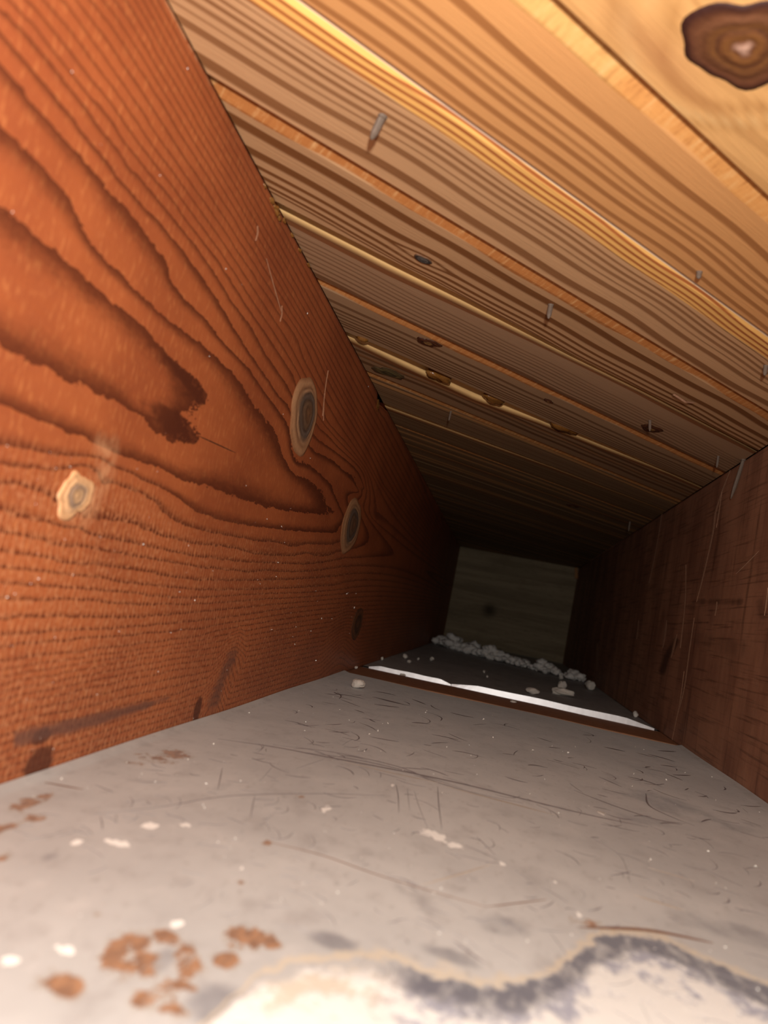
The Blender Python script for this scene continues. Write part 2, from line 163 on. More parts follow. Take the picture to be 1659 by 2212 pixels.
def mat_left_joist():
    t = NT('red_fir_joist'); L = t.attr('ring'); rough = t.attr('sawn')
    co = t.coords()                                              # object = metres
    n1 = t.noise(t.coords((1, 30, 90)), 3., 3.); n2 = t.noise(t.coords((1, 350, 700)), 1., 3.)
    jag = t.math('ADD', t.math('MULTIPLY', t.math('SUBTRACT', n1, .5), .22), t.math('MULTIPLY', t.math('SUBTRACT', n2, .5), .16))
    fr = t.math('FRACT', t.math('ADD', L, jag))
    dark = t.math('POWER', t.step(fr, .42, 1.), 1.7)
    dark = t.math('MULTIPLY', dark, t.step(fr, .0, .05))
    dark = t.math('MULTIPLY', dark, t.attr('late'))
    # band-saw chatter: upright torn fibres that break the rings into dashes
    wv = t.n('ShaderNodeTexWave', wave_type='BANDS', bands_direction='Y', wave_profile='SIN'); t.put(wv.inputs['Vector'], co)
    wv.inputs['Scale'].default_value = 92.; wv.inputs['Distortion'].default_value = 5.; wv.inputs['Detail'].default_value = 3.; wv.inputs['Detail Scale'].default_value = 1.4
    tick = t.step(wv.outputs[1], .80, .97)
    patch = t.noise(t.coords((1, 14, 40)), 2.2, 3.)
    tick = t.math('MULTIPLY', tick, t.step(patch, .25, .5))
    tr = t.math('MULTIPLY', tick, rough)
    fuzz = t.math('MULTIPLY', t.step(t.noise(t.coords((1, 420, 420)), 1., 3.), .50, .64), rough)
    dark = t.math('MULTIPLY', dark, t.math('SUBTRACT', 1., t.math('MULTIPLY', t.math('MAXIMUM', tr, t.math('MULTIPLY', fuzz, .8)), .92)))
    big = t.noise(t.coords((1, 9, 14)), 1.5, 4.)
    early = t.mix(t.step(big, .3, .7), (.285, .071, .0245), (.395, .107, .0345))
    fib = t.noise(t.coords((1, 60, 900)), 1., 4.)
    early = t.mix(t.math('MULTIPLY', t.step(fib, .35, .7), .35), early, (.34, .085, .022))
    flk = t.noise(t.coords((1, 500, 160)), 1., 3.)
    early = t.mix(t.math('MULTIPLY', t.step(flk, .5, .75), .35), early, (.62, .24, .08))
    c = t.mix(dark, early, (.098, .022, .008))
    c = t.mix(t.math('MULTIPLY', tr, .30), c, (.62, .27, .12))
    c = t.mix(t.math('MULTIPLY', fuzz, .38), c, (.56, .25, .115))
    pale = t.math('MULTIPLY', t.attr('pale'), t.step(t.noise(t.coords((1, 260, 200)), 1., 4.), .3, .6))
    c = t.mix(t.math('MULTIPLY', pale, .85), c, (.66, .34, .17))
    st = t.attr('stain'); stn = t.step(t.math('ADD', st, t.math('MULTIPLY', t.math('SUBTRACT', n1, .5), .5)), .25, .6)
    c = t.mix(t.math('MULTIPLY', stn, .85), c, (.075, .017, .007))
    gr = t.step(t.math('ADD', t.attr('grey'), t.math('MULTIPLY', t.math('SUBTRACT', n1, .5), .5)), .3, .7)
    c = t.mix(t.math('MULTIPLY', gr, .75), c, (.12, .055, .04))
    t.bump(t.math('SUBTRACT', t.math('ADD', t.math('MULTIPLY', tr, .8), t.math('MULTIPLY', flk, .5)), t.math('MULTIPLY', dark, .5)), .35, .0006)
    return t.out(c, .55, .35)

def mat_plank():
    t = NT('fir_ceiling_board'); c = t.attr('Col', True)
    f1 = t.noise(t.coords((9, 600, 1), 'UV'), 1., 4.); f2 = t.noise(t.coords((60, 1400, 1), 'UV'), 1., 3.); b = t.noise(t.coords((5, 16, 1), 'UV'), 1., 4.)
    k = t.math('ADD', t.math('MULTIPLY', f1, .26), t.math('MULTIPLY', f2, .22)); k = t.math('ADD', k, t.math('MULTIPLY', b, .5))
    g = t.n('ShaderNodeCombineColor')
    v = t.math('ADD', t.math('MULTIPLY', k, .62), .70)
    for i in range(3): t.put(g.inputs[i], v)
    c2 = t.mix(1., c, g.outputs[0], 'MULTIPLY')
    torn = t.attr('torn')                                        # planed V-edges with chatter across the grain
    ch = t.noise(t.coords((260, 60, 1), 'UV'), 1., 4., .65)
    c2 = t.mix(t.math('MULTIPLY', torn, t.step(ch, .48, .72, 0., .5)), c2, (.80, .50, .22))
    c2 = t.mix(t.math('MULTIPLY', torn, t.step(ch, .5, .3, 0., .55)), c2, (.36, .125, .035))
    t.bump(t.math('ADD', f1, f2), .25, .0005)
    return t.out(c2, .62, .3)

def mat_right_joist():
    t = NT('dark_stained_joist')
    a = t.noise(t.coords((1, 9, 5)), 2., 5., .6); up = t.noise(t.coords((1, 60, 7)), 1., 4., .6); gr = t.noise(t.coords((1, 12, 420)), 1., 4.)
    fine = t.noise(t.coords((1, 500, 300)), 1., 3.)
    c = t.mix(t.step(a, .3, .7), (.25, .108, .063), (.44, .21, .12))
    c = t.mix(t.step(up, .45, .72, 0., .55), c, (.44, .22, .13))
    c = t.mix(t.step(up, .45, .25, 0., .65), c, (.09, .036, .021))
    c = t.mix(t.step(gr, .52, .7, 0., .45), c, (.06, .018, .008))
    c = t.mix(t.step(fine, .6, .8, 0., .35), c, (.34, .15, .08))
    dk = t.math('ADD', t.attr('dark'), t.math('MULTIPLY', t.math('SUBTRACT', up, .5), .8))
    c = t.mix(t.step(dk, .2, .8, 0., .75), c, (.035, .013, .007))
    t.bump(t.math('ADD', gr, fine), .35, .0006)
    return t.out(c, .6, .3)

def mat_sheet():
    t = NT('dusty_galvanised_sheet'); co = t.coords()
    a = t.noise(t.coords((9, 9, 1)), 1., 5., .6); b = t.noise(t.coords((60, 45, 1)), 1., 5., .6); f = t.noise(t.coords((300, 120, 1)), 1., 4., .6); g = t.noise(t.coords((900, 500, 1)), 1., 2.)
    c = t.mix(t.step(a, .35, .65), (.362, .350, .340), (.45, .437, .422))
    c = t.mix(t.step(b, .5, .72, 0., .5), c, (.26, .235, .225))
    c = t.mix(t.step(b, .45, .3, 0., .4), c, (.49, .465, .445))
    c = t.mix(t.step(f, .55, .75, 0., .35), c, (.18, .15, .135))
    c = t.mix(t.step(g, .62, .75, 0., .35), c, (.50, .43, .37))
    sm = t.math('ADD', t.attr('smudge'), t.math('MULTIPLY', t.math('SUBTRACT', b, .5), .9))
    c = t.mix(t.math('MULTIPLY', t.step(sm, .12, .7, 0., .7), t.step(t.attr('smudge'), .0, .15)), c, (.115, .11, .125))
    fw = t.noise(t.coords((420, 220, 1)), 1., 4.)
    ru = t.math('ADD', t.attr('rust'), t.math('MULTIPLY', t.math('SUBTRACT', t.noise(t.coords((210, 130, 1)), 1., 5., .75), .5), 3.2))
    c = t.mix(t.math('MULTIPLY', t.step(ru, .15, .5, 0., .4), t.step(t.attr('rust'), .0, .1)), c, (.27, .205, .14)); rm = t.math('MULTIPLY', t.step(ru, .46, .66), t.step(t.attr('rust'), .02, .2)); c = t.mix(t.math('MULTIPLY', rm, .92), c, t.mix(t.step(fw, .35, .65), (.17, .075, .034), (.30, .14, .06)))
    fl = t.math('ADD', t.attr('fleck'), t.math('MULTIPLY', t.math('SUBTRACT', fw, .5), 2.2)); fm = t.math('MULTIPLY', t.step(fl, .5, .62), t.step(t.attr('fleck'), .02, .1))
    c = t.mix(fm, c, (.80, .78, .74))
    # worn front edge: dark oxide rim, then bare bright zinc
    z = t.math('ADD', t.attr('worn'), t.math('MULTIPLY', t.math('SUBTRACT', t.math('ADD', t.math('MULTIPLY', t.noise(t.coords((70, 60, 1)), 1., 6., .62), .65), t.math('MULTIPLY', t.noise(t.coords((330, 200, 1)), 1., 4., .6), .35)), .5), .030))
    cream = t.math('MULTIPLY', t.step(z, -.005, -.0005), t.step(z, .003, .0005)); ox = t.math('MULTIPLY', t.math('MULTIPLY', t.step(z, .0005, .004), t.step(z, .028, .012)), t.attr('oxide'))
    zd = t.math('SUBTRACT', z, t.math('MULTIPLY', t.attr('oxide'), .010)); bare = t.step(zd, .003, .012); mott = t.step(t.math('ADD', t.noise(t.coords((120, 80, 1)), 1., 5., .72), t.math('MULTIPLY', t.math('SUBTRACT', zd, .016), 7.)), .40, .58)
    c = t.mix(t.math('MULTIPLY', t.math('MULTIPLY', ox, t.step(t.noise(t.coords((210, 90, 1)), 1., 4., .65), .32, .55, .35, 1.)), .9), c, (.075, .075, .10))
    c = t.mix(t.math('MULTIPLY', cream, .6), c, (.52, .42, .29))
    c = t.mix(bare, c, t.mix(mott, t.mix(t.attr('oxide'), (.50, .44, .36), (.27, .27, .32)), (.93, .91, .87)))
    bm = t.math('MULTIPLY', bare, mott)
    t.bump(t.math('ADD', t.math('MULTIPLY', b, .6), t.math('ADD', t.math('MULTIPLY', f, .4), t.math('MULTIPLY', bm, 1.2))), .25, .0012)
    ro = t.mix(bm, (.55,) * 3, (.38,) * 3)
    t.put(t.b.inputs['Sheen Weight'], t.math('MULTIPLY', t.attr('dusty'), .17)); t.b.inputs['Sheen Roughness'].default_value = .45; t.b.inputs['Sheen Tint'].default_value = (1., .95, .9, 1)   # dust film
    return t.out(c, ro, .45, t.math('MULTIPLY', bm, .35))

def mat_board():
    t = NT('grey_plywood_panel'); g = t.noise(t.coords((3, 1, 45)), 1., 5., .6, .6); k = t.noise(t.coords((60, 1, 300)), 1., 3.); a = t.noise(t.coords((10, 1, 10)), 1., 3.)
    c = t.mix(t.step(g, .35, .65), (.27, .205, .125), (.40, .31, .195)); c = t.mix(t.step(k, .55, .75, 0., .3), c, (.07, .05, .035))
    c = t.mix(t.step(a, .55, .75, 0., .4), c, (.2, .15, .09))
    kd = t.attr('knot'); c = t.mix(t.math('MULTIPLY', kd, .8), c, (.04, .025, .015))
    t.bump(g, .2, .001); return t.out(c, .8, .2)

M_LEFT = mat_left_joist(); M_PLANK = mat_plank(); M_RIGHT = mat_right_joist(); M_SHEET = mat_sheet(); M_BOARD = mat_board()
def mat_attr(name, rough=.55, var=.25, scale=500., spec=.4, bump=.4):
    t = NT(name); n = t.noise(t.coords(), scale, 4.); g = t.n('ShaderNodeCombineColor'); v = t.math('ADD', t.math('MULTIPLY', n, 2 * var), 1 - var)
    for i in range(3): t.put(g.inputs[i], v)
    t.bump(n, bump, .0006); return t.out(t.mix(1., t.attr('Col', True), g.outputs[0], 'MULTIPLY'), rough, spec)
M_KNOT = mat_attr('knot_wood')
M_DECK = mat_simple('deck_board', (.5, .28, .1)); M_NAIL = mat_simple('dull_steel_nail', (.16, .115, .085), .65, .1, .3, 900.)
M_RESIN = mat_simple('amber_resin', (.23, .095, .02), .2, 0., .4, 700., .6); M_DRY = mat_simple('dry_splinter', (.40, .22, .135), .7, 0., .5, 400.)
M_TORN = mat_simple('torn_red_splinter', (.32, .145, .075), .7, 0., .35, 400.); M_SCR = mat_simple('dark_scratch', (.20, .18, .185), .6); M_SCRL = mat_simple('bright_scratch', (.62, .55, .47), .4, .3); M_SCRB = mat_simple('rust_scratch', (.17, .085, .05), .7)
M_PLAS = mat_simple('plaster_crumb', (.74, .68, .60), .85, 0., .15, 500.); M_FLUFF = mat_simple('white_fluff', (.82, .78, .73), .95, 0., .2, 200.)
M_LIP = mat_simple('bare_metal_lip', (.90, .89, .90), .38, .25, .1, 150., .5, .15); M_CLEAT = mat_simple('brown_batten', (.36, .165, .08), .7, 0., .35, 120.); M_SPECK = mat_simple('pale_speck', (.85, .8, .72), .3)
M_SUB = mat_simple('bottom_board', (.12, .09, .07), .8)

# ---------------------------------------------------------------- left joist: ring field relaxed between the traced growth rings
def ring_field(ys_s0, ys_s1, n, m):
    def build(n, m):
        tgt = np.zeros((n, m)); wt = np.zeros((n, m))
        def splat(y, z, l):
            i = (1 / np.asarray(y) - ys_s0) / (ys_s1 - ys_s0) * (n - 1); j = np.asarray(z) / H * (m - 1)
            i, j = np.rint(i).astype(int), np.rint(j).astype(int); k = (i >= 0) & (i < n) & (j >= 0) & (j < m)
            tgt[i[k], j[k]] += l; wt[i[k], j[k]] += 1
        for l, pts in RINGS:
            pts = list(pts)
            for e in (0, -1):                                    # carry rings on past the traced length towards the near end
                if pts[e][0] < .261 - .384 * pts[e][1] and len(pts) > 2:
                    a, c = pts[e], pts[1 if e == 0 else -2]; sl = np.clip((a[1] - c[1]) / (1 / a[0] - 1 / c[0]), -.06, .06); q = [(1 / t, a[1] + sl * (t - 1 / a[0])) for t in (1 / a[0] + 1.2, 10.6)]
                    pts = q[::-1] + pts if e == 0 else pts + q
            p = np.array(dens(pts, 30)); y, z = p[:, 0], p[:, 1]; k = (y > .09) & (z > -.01) & (z < H + .01); splat(y[k], z[k], l)
        yy = 1 / np.linspace(ys_s0, ys_s1, n * 2); splat(yy, np.full_like(yy, H), 19.2); splat(yy, np.full_like(yy, 0), 30)
        zz = np.linspace(0, H, m * 2); splat(np.full_like(zz, 2.36), zz, np.abs(zz - .16) / H * 44 + 4)
        t = np.where(wt > 0, tgt / np.maximum(wt, 1), 0); return t, wt > 0
    x = None
    for lev in (16, 8, 4, 2, 1):
        nn, mm = (n - 1) // lev + 1, (m - 1) // lev + 1; t, k = build(nn, mm)
        if x is None: x = np.full((nn, mm), 10.)
        else:
            xi, yi = np.linspace(0, x.shape[0] - 1, nn), np.linspace(0, x.shape[1] - 1, mm); i0, j0 = np.minimum(xi.astype(int), x.shape[0] - 2), np.minimum(yi.astype(int), x.shape[1] - 2)
            a, b = (xi - i0)[:, None], (yi - j0)[None]; x = (x[i0][:, j0] * (1 - a) + x[i0 + 1][:, j0] * a) * (1 - b) + (x[i0][:, j0 + 1] * (1 - a) + x[i0 + 1][:, j0 + 1] * a) * b
        ii, jj = np.indices((nn, mm)); red = ((ii + jj) % 2 == 0) & ~k; blk = ((ii + jj) % 2 == 1) & ~k; x = np.where(k, t, x)
        for it in range(160 if lev > 1 else 90):
            for c in (red, blk):
                p = np.pad(x, 1, mode='edge'); av = .25 * (p[:-2, 1:-1] + p[2:, 1:-1] + p[1:-1, :-2] + p[1:-1, 2:]); x = np.where(c, x + 1.7 * (av - x), x)
        if lev == 1:                                             # soften the creases a little
            for it in range(3):
                p = np.pad(x, 1, mode='edge'); x = .5 * x + .125 * (p[:-2, 1:-1] + p[2:, 1:-1] + p[1:-1, :-2] + p[1:-1, 2:])
    return x
n, m = 513, 289; s0, s1 = 1 / .1, 1 / 2.36
F = ring_field(s0, s1, n, m)
yc = 1 / np.linspace(s0, s1, n); Y, Z = np.meshgrid(yc, np.linspace(0, H, m), indexing='ij')
low4 = [p for l, p in RINGS if l == 4][2]; zc = np.interp(Y, [p[0] for p in low4], [p[1] for p in low4])
sawn = np.clip((zc + .012 - Z) / .02, 0, 1)
stain = 0 * Y
tong = polymask(Y, Z, RINGS[0][1], .0015); yt = TIP[0][0]; ramp = np.clip((Y - yt + .085) / .085 + .25 * np.sin(Z * 260), 0, 1) ** 1.6; stain = tong * ramp * .9
for (a, b), r in (((.2699, .004), (.010, .0075)), ((.2669, .0149), (.007, .0035)), ((.4195, .0068), (.006, .009))):
    stain = np.maximum(stain, np.clip(1.3 - np.hypot((Y - a) / r[0], (Z - b) / r[1]), 0, 1))
feather = polymask(Y, Z, FEATHER, .009)
F = F + feather * 3.2 + np.clip(1 - np.hypot((Y - .80) / .09, (Z - .03) / .05), 0, 1) * 4
late = np.clip(.95 - .3 * np.clip((F - 3.5) / 4, 0, 1) * (Z > zc) - .12 * (Z < .05), 0, 1)
grey = np.maximum(polymask(Y, Z, BAND, .003), np.clip((.002 - Z) / .004 + .3, 0, .6) * 0)
grey = np.maximum(grey, feather * .6)
att = dict(ring=F.ravel(), sawn=sawn.ravel(), stain=stain.ravel(), late=late.ravel(), grey=grey.ravel(), pale=np.maximum(polymask(Y, Z, LWPALE, .006), .8 * np.clip((Z - H + .0026) / .001, 0, 1) * np.clip((.285 - Y) / .03, 0, 1)).ravel())
v = np.stack([np.zeros(n * m), Y.ravel(), Z.ravel()], 1)
# the top arris is worn round and carries one chip
Zr = v[:, 2]; v[:, 0] -= np.clip((Zr - (H - .0015)) / .0015, 0, 1) ** 2 * .0007
chip = np.clip(1.2 - np.hypot((v[:, 1] - .755) / .028, (v[:, 2] - H) / .012), 0, 1); v[:, 0] -= chip * .006
f = grid_faces(n, m, True)
v, f, att = with_box(v, f, att, (-.045, .1, 0), (0, 2.36, H), 'x+')
wl = tag(mesh('wall_left', v, f, M_LEFT, None, True, att), 'reddish brown fir joist with flame-shaped grain and knots along left side', 'joist', 'structure')
# the joist behind the camera
def box(name, lo, hi, mat, parent=None, bev=0.):
    c = [(x, y, z) for x in (lo[0], hi[0]) for y in (lo[1], hi[1]) for z in (lo[2], hi[2])]
    o = mesh(name, c, [(0, 1, 3, 2), (4, 6, 7, 5), (0, 4, 5, 1), (2, 3, 7, 6), (0, 2, 6, 4), (1, 5, 7, 3)], mat, parent)
    if bev: b = o.modifiers.new('bevel', 'BEVEL'); b.width = bev; b.segments = 2
    return o

# ---------------------------------------------------------------- knots
def knot(name, parent, c, e1, e2, nrm, pal, proud=.0006, seed=0, rag=.08, mat=None, label=None, dome=.0008, off=(0, 0)):
    r = np.random.default_rng(seed); na, nr = 48, 14; ph = r.uniform(0, 6.28, 6); c, e1, e2, nrm = map(np.array, (c, e1, e2, nrm))
    V, C = [], []
    rr = [0] + list(np.linspace(.08, 1, nr)) + [1.04]
    for k, q in enumerate(rr):
        for i in range(na):
            a = 2 * math.pi * i / na; w_ = 1 + rag * q * (math.sin(2 * a + ph[0]) * .5 + math.sin(3 * a + ph[1]) * .4 + math.sin(5 * a + ph[2]) * .3 + math.sin(9 * a + ph[3]) * .18)
            h = -.0012 if k == len(rr) - 1 else proud + dome * (1 - q * q) + .00025 * math.sin(q * 22 + ph[4])
            V.append(c + (e1 * (math.cos(a) * q * w_ + off[0] * (1 - q)) + e2 * (math.sin(a) * q * w_ + off[1] * (1 - q))) + nrm * h)
            x = min(q + .03 * math.sin(3 * a + ph[5]), 1); C.append([np.interp(x, [p[0] for p in pal], [p[1][j] for p in pal]) for j in range(3)])
    nk = len(rr); f = [(k * na + i, k * na + (i + 1) % na, (k + 1) * na + (i + 1) % na, (k + 1) * na + i) for k in range(nk - 1) for i in range(na)]
    if np.dot(np.cross(e1, e2), nrm) < 0: f = [q[::-1] for q in f]
    o = mesh(name, V, f, mat or M_KNOT, parent, True, {'Col': C})
    if label: o['label'] = label
    return o
TAN, DKB, GRY, BRN = (.40, .215, .105), (.075, .035, .018), (.17, .125, .095), (.21, .10, .045)
pk = [(0, BRN), (.2, (.12, .06, .03)), (.3, (.19, .11, .06)), (.4, (.07, .04, .025)), (.5, GRY), (.60, (.09, .05, .03)), (.66, (.52, .30, .16)), (.73, (.22, .10, .048)), (.80, (.44, .23, .11)), (.9, (.50, .27, .135)), (1, (.30, .13, .055))]
def lknot(y, z, a, b, sd, tilt=0., pal=pk, lab=None, **kw):
    ct, st_ = math.cos(tilt), math.sin(tilt); knot('knot', wl, (0, y, z), (0, a * ct, a * st_), (0, -b * st_, b * ct), (1, 0, 0), pal, seed=sd, label=lab, **kw)
lknot(.4985, .2065, .031, .0275, 1, .10, off=(.22, .12), lab='large grey-centred oval knot with pale rim'); lknot(.7225, .1545, .038, .0285, 2, .15, off=(.18, .05), lab='smaller dark-centred knot with pale rim in the shade')
lknot(.2500, .1060, .0098, .0088, 3, .1, [(0, (.48, .28, .14)), (.3, (.40, .24, .13)), (.38, (.25, .16, .11)), (.5, (.30, .19, .12)), (.6, (.60, .35, .18)), (1, (.62, .33, .155))], 'pale tan knot with torn fibres', rag=.25)
lknot(.86, .055, .03, .018, 5, 0, [(0, (.16, .07, .03)), (.5, DKB), (.8, (.2, .08, .03)), (1, (.1, .04, .02))])
# ---------------------------------------------------------------- blobs: resin, crumbs, fluff
ICO = None
def ico():
    global ICO
    if ICO is None:
        import bmesh
        b = bmesh.new(); bmesh.ops.create_icosphere(b, subdivisions=3, radius=1); b.verts.ensure_lookup_table()
        ICO = (np.array([x.co[:] for x in b.verts]), [tuple(q.index for q in x.verts) for x in b.faces]); b.free()
    return ICO
def lump(seed, amp=.25, fq=2.2, facet=0.):
    v, f = ico(); r = np.random.default_rng(seed); d = np.zeros(len(v))
    for k in range(7):
        k_ = r.normal(size=3) * fq * (1 + k * .45); d += np.sin(v @ k_ + r.uniform(0, 6)) / (1 + k * .5)
    v = v * (1 + amp * d / 2)[:, None]
    if facet:
        for k in range(6):
            nn = r.normal(size=3); nn /= np.linalg.norm(nn); h = v @ nn; v = v - np.maximum(h - facet, 0)[:, None] * nn
    return v, f
def blob(name, mat, c, size, rot=0., seed=0, parent=None, amp=.25, facet=0., flat=True):
    v, f = lump(seed, amp, 2.2, facet); v = v * np.array(size); a, b = math.cos(rot), math.sin(rot)
    v = np.stack([v[:, 0] * a - v[:, 1] * b, v[:, 0] * b + v[:, 1] * a, v[:, 2]], 1)
    if flat: v[:, 2] -= v[:, 2].min()
    o = mesh(name, v, f, mat, parent, not facet); o.location = c; return o
for i, (y, z, s) in enumerate(((.350, .2915, .0010), (.362, .2905, .0016), (.371, .2905, .0020), (.377, .289, .0013), (.385, .2915, .0012), (.402, .292, .0012), (.42, .2915, .0011), (.44, .292, .0012))):
    o = blob('resin_bead', M_RESIN, (.0002, y, z), (s * .9, s * 2.2, s), 0, 40 + i, wl, .4, flat=False)
blob('resin_bead', M_RESIN, (-.003, .735, .2795), (.004, .011, .010), 0, 61, wl, .3, flat=False)['label'] = 'large amber resin bead in the chip of the top edge'
# pale slivers torn out of the left joist
def ribbon(pts, width, nrm, lift=.0003, taper=True):
    """flat strip along a 3-D polyline; width may vary per point"""
    p = np.array(pts, float); nrm = np.array(nrm, float); t = np.gradient(p, axis=0); t /= np.linalg.norm(t, axis=1)[:, None] + 1e-12; s = np.cross(nrm, t)
    k = np.linspace(0, 1, len(p)); wv = np.full(len(p), 1.) * width * (np.sqrt(np.sin(np.pi * np.clip(k, .02, .98))) if taper else 1) * .5
    V = np.concatenate([p + s * wv[:, None] + nrm * lift * .2, p + nrm * lift, p - s * wv[:, None] + nrm * lift * .2]); n_ = len(p)
    f = [(i, n_ + i, n_ + i + 1, i + 1) for i in range(n_ - 1)] + [(n_ + i, 2 * n_ + i, 2 * n_ + i + 1, n_ + i + 1) for i in range(n_ - 1)]
    return V, [q[::-1] for q in f]
for pts, wd in (([(0, .3515, .2700), (0, .354, .2672), (0, .3535, .2625)], .0022), ([(0, .41, .2510), (0, .4135, .247), (0, .413, .242)], .0022), ([(0, .372, .262), (0, .395, .2535), (0, .412, .2475)], .0007)):
    V, f = ribbon(dens([p[1:] for p in pts], 5) and [(0, a, b) for a, b in dens([p[1:] for p in pts], 5)], wd, (1, 0, 0), .0006); mesh('splinter', V, f, M_TORN, wl)

M_CRACK = mat_simple('dark_check', (.03, .012, .006))
V, f = ribbon([(0, a, b) for a, b in dens(CRACK, 6)], .0006, (1, 0, 0), .0002); mesh('crack', V, f, M_CRACK, wl)
for pts in FIBRES:
    V, f = ribbon([(0, a, b) for a, b in dens(pts, 6)], .0024, (1, 0, 0), .0007); mesh('splinter', V, f, M_TORN, wl)

# ---------------------------------------------------------------- right joist
n, m = 260, 160; yc = 1 / np.linspace(1 / .3, 1 / 2.36, n); Y, Z = np.meshgrid(yc, np.linspace(0, H, m), indexing='ij')
dk = np.zeros_like(Y)
for pts, wd, a in RWD:
    y_ = np.mean([p[0] for p in pts]); d = segdist(Y, Z, pts, y_ * y_ / 1600 / .207, y_ / 1600); dk = np.maximum(dk, a * np.clip(1.4 - d / (wd * .6), 0, 1))
v = np.stack([np.full(n * m, W), Y.ravel(), Z.ravel()], 1); v[:, 0] += np.clip((v[:, 2] - (H - .0025)) / .0025, 0, 1) ** 2 * .0015
v, f, att = with_box(v, grid_faces(n, m), {'dark': dk.ravel()}, (W, .1, 0), (W + .045, 2.36, H), 'x-')
wr = tag(mesh('wall_right', v, f, M_RIGHT, None, True, att), 'dark brown stained joist with pale scratches and one driven nail at right', 'joist', 'structure')
for pts, wd, a in RWS:
    q = dens(pts, 5); y_ = np.mean([p[0] for p in q]); V, f = ribbon([(W, y, z) for y, z in q], wd * y_ * y_ / 1600 / .207 * .6, (-1, 0, 0), .0005)
    mesh('splinter', V, f, M_DRY, wr)
def nail(parent, base, tip, r=.0014):
    b, t = Vector(base), Vector(tip); ax = (t - b).normalized(); q = ax.to_track_quat('Z', 'Y').to_matrix(); L_ = (t - b).length; V, f = [], []; ns = 10
    for z, k in ((-.002, 1.25), (0, 1.25), (.0006, 1.), (L_ * .45, 1.), (L_ * .72, .96), (L_ * .93, .55), (L_, .18)):
        for i in range(ns): a = 6.2832 * i / ns; V.append(b + q @ Vector((math.cos(a) * r * k, math.sin(a) * r * k * .8, z)))
    for k in range(6): f += [(k * ns + i, k * ns + (i + 1) % ns, (k + 1) * ns + (i + 1) % ns, (k + 1) * ns + i) for i in range(ns)]
    f += [tuple(range(ns))[::-1], tuple(6 * ns + i for i in range(ns))]
    return mesh('nail', V, f, M_NAIL, parent)
nail(wr, (W - .001, .764, .293), (W - .0035, .779, .2555), .0019)['label'] = 'grey nail driven down the face below the boards'

# ---------------------------------------------------------------- ceiling: diagonal boards under a deck
cl = tag(box('ceiling', (-.05, -.12, H + .0205), (W + .05, 2.6, H + .04), M_DECK), 'diagonal fir boards with V edges forming the underside of floor above', 'ceiling', 'structure')
J0, PITCH = -.056, -.0676
SKEW = {3: ((.2, -.2615, -.2725), (.34, -.258, -.2722), (.40, -.2562, -.2690), (.51, -.2560, -.2648), (.60, -.2530, -.2600), (.75, -.2520, -.2575)), 5: ((.38, -.3945, -.4080), (.45, -.3925, -.4160), (.54, -.394, -.4225), (.63, -.3945, -.4120), (.73, -.390, -.4060), (.85, -.388, -.396)), 7: ((.5, -.538, -.552), (.65, -.5330, -.5450), (.80, -.528, -.5360), (1., -.527, -.533))}
GAPS = {3: (-.2537, -.2660), 5: (-.3880, -.3995), 7: (-.5265, -.5335), 9: (-.6625, -.6675), 11: (-.798, -.801)}
SPEC = {0: SP1, 1: SP2, 2: SP3, 3: SP4, 4: SP5, 5: SP6}
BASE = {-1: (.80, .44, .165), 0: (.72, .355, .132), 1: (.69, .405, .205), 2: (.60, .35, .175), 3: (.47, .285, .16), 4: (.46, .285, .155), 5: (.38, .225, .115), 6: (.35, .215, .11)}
KN = []  # plank knots that bend the grain: (plank, q, p, along, across, amount)
for kk, x, y, a, b, am in ((2, .0786, .4159, .016, .010, .006), (3, .0673, .555, .03, .010, .0), (-1, .2038, .2365, .035, .03, .014)): KN.append((kk, (x + y) / 2 ** .5, (x - y) / 2 ** .5, a, b, am))
planks = {}
def edge(k): return J0 + PITCH * k
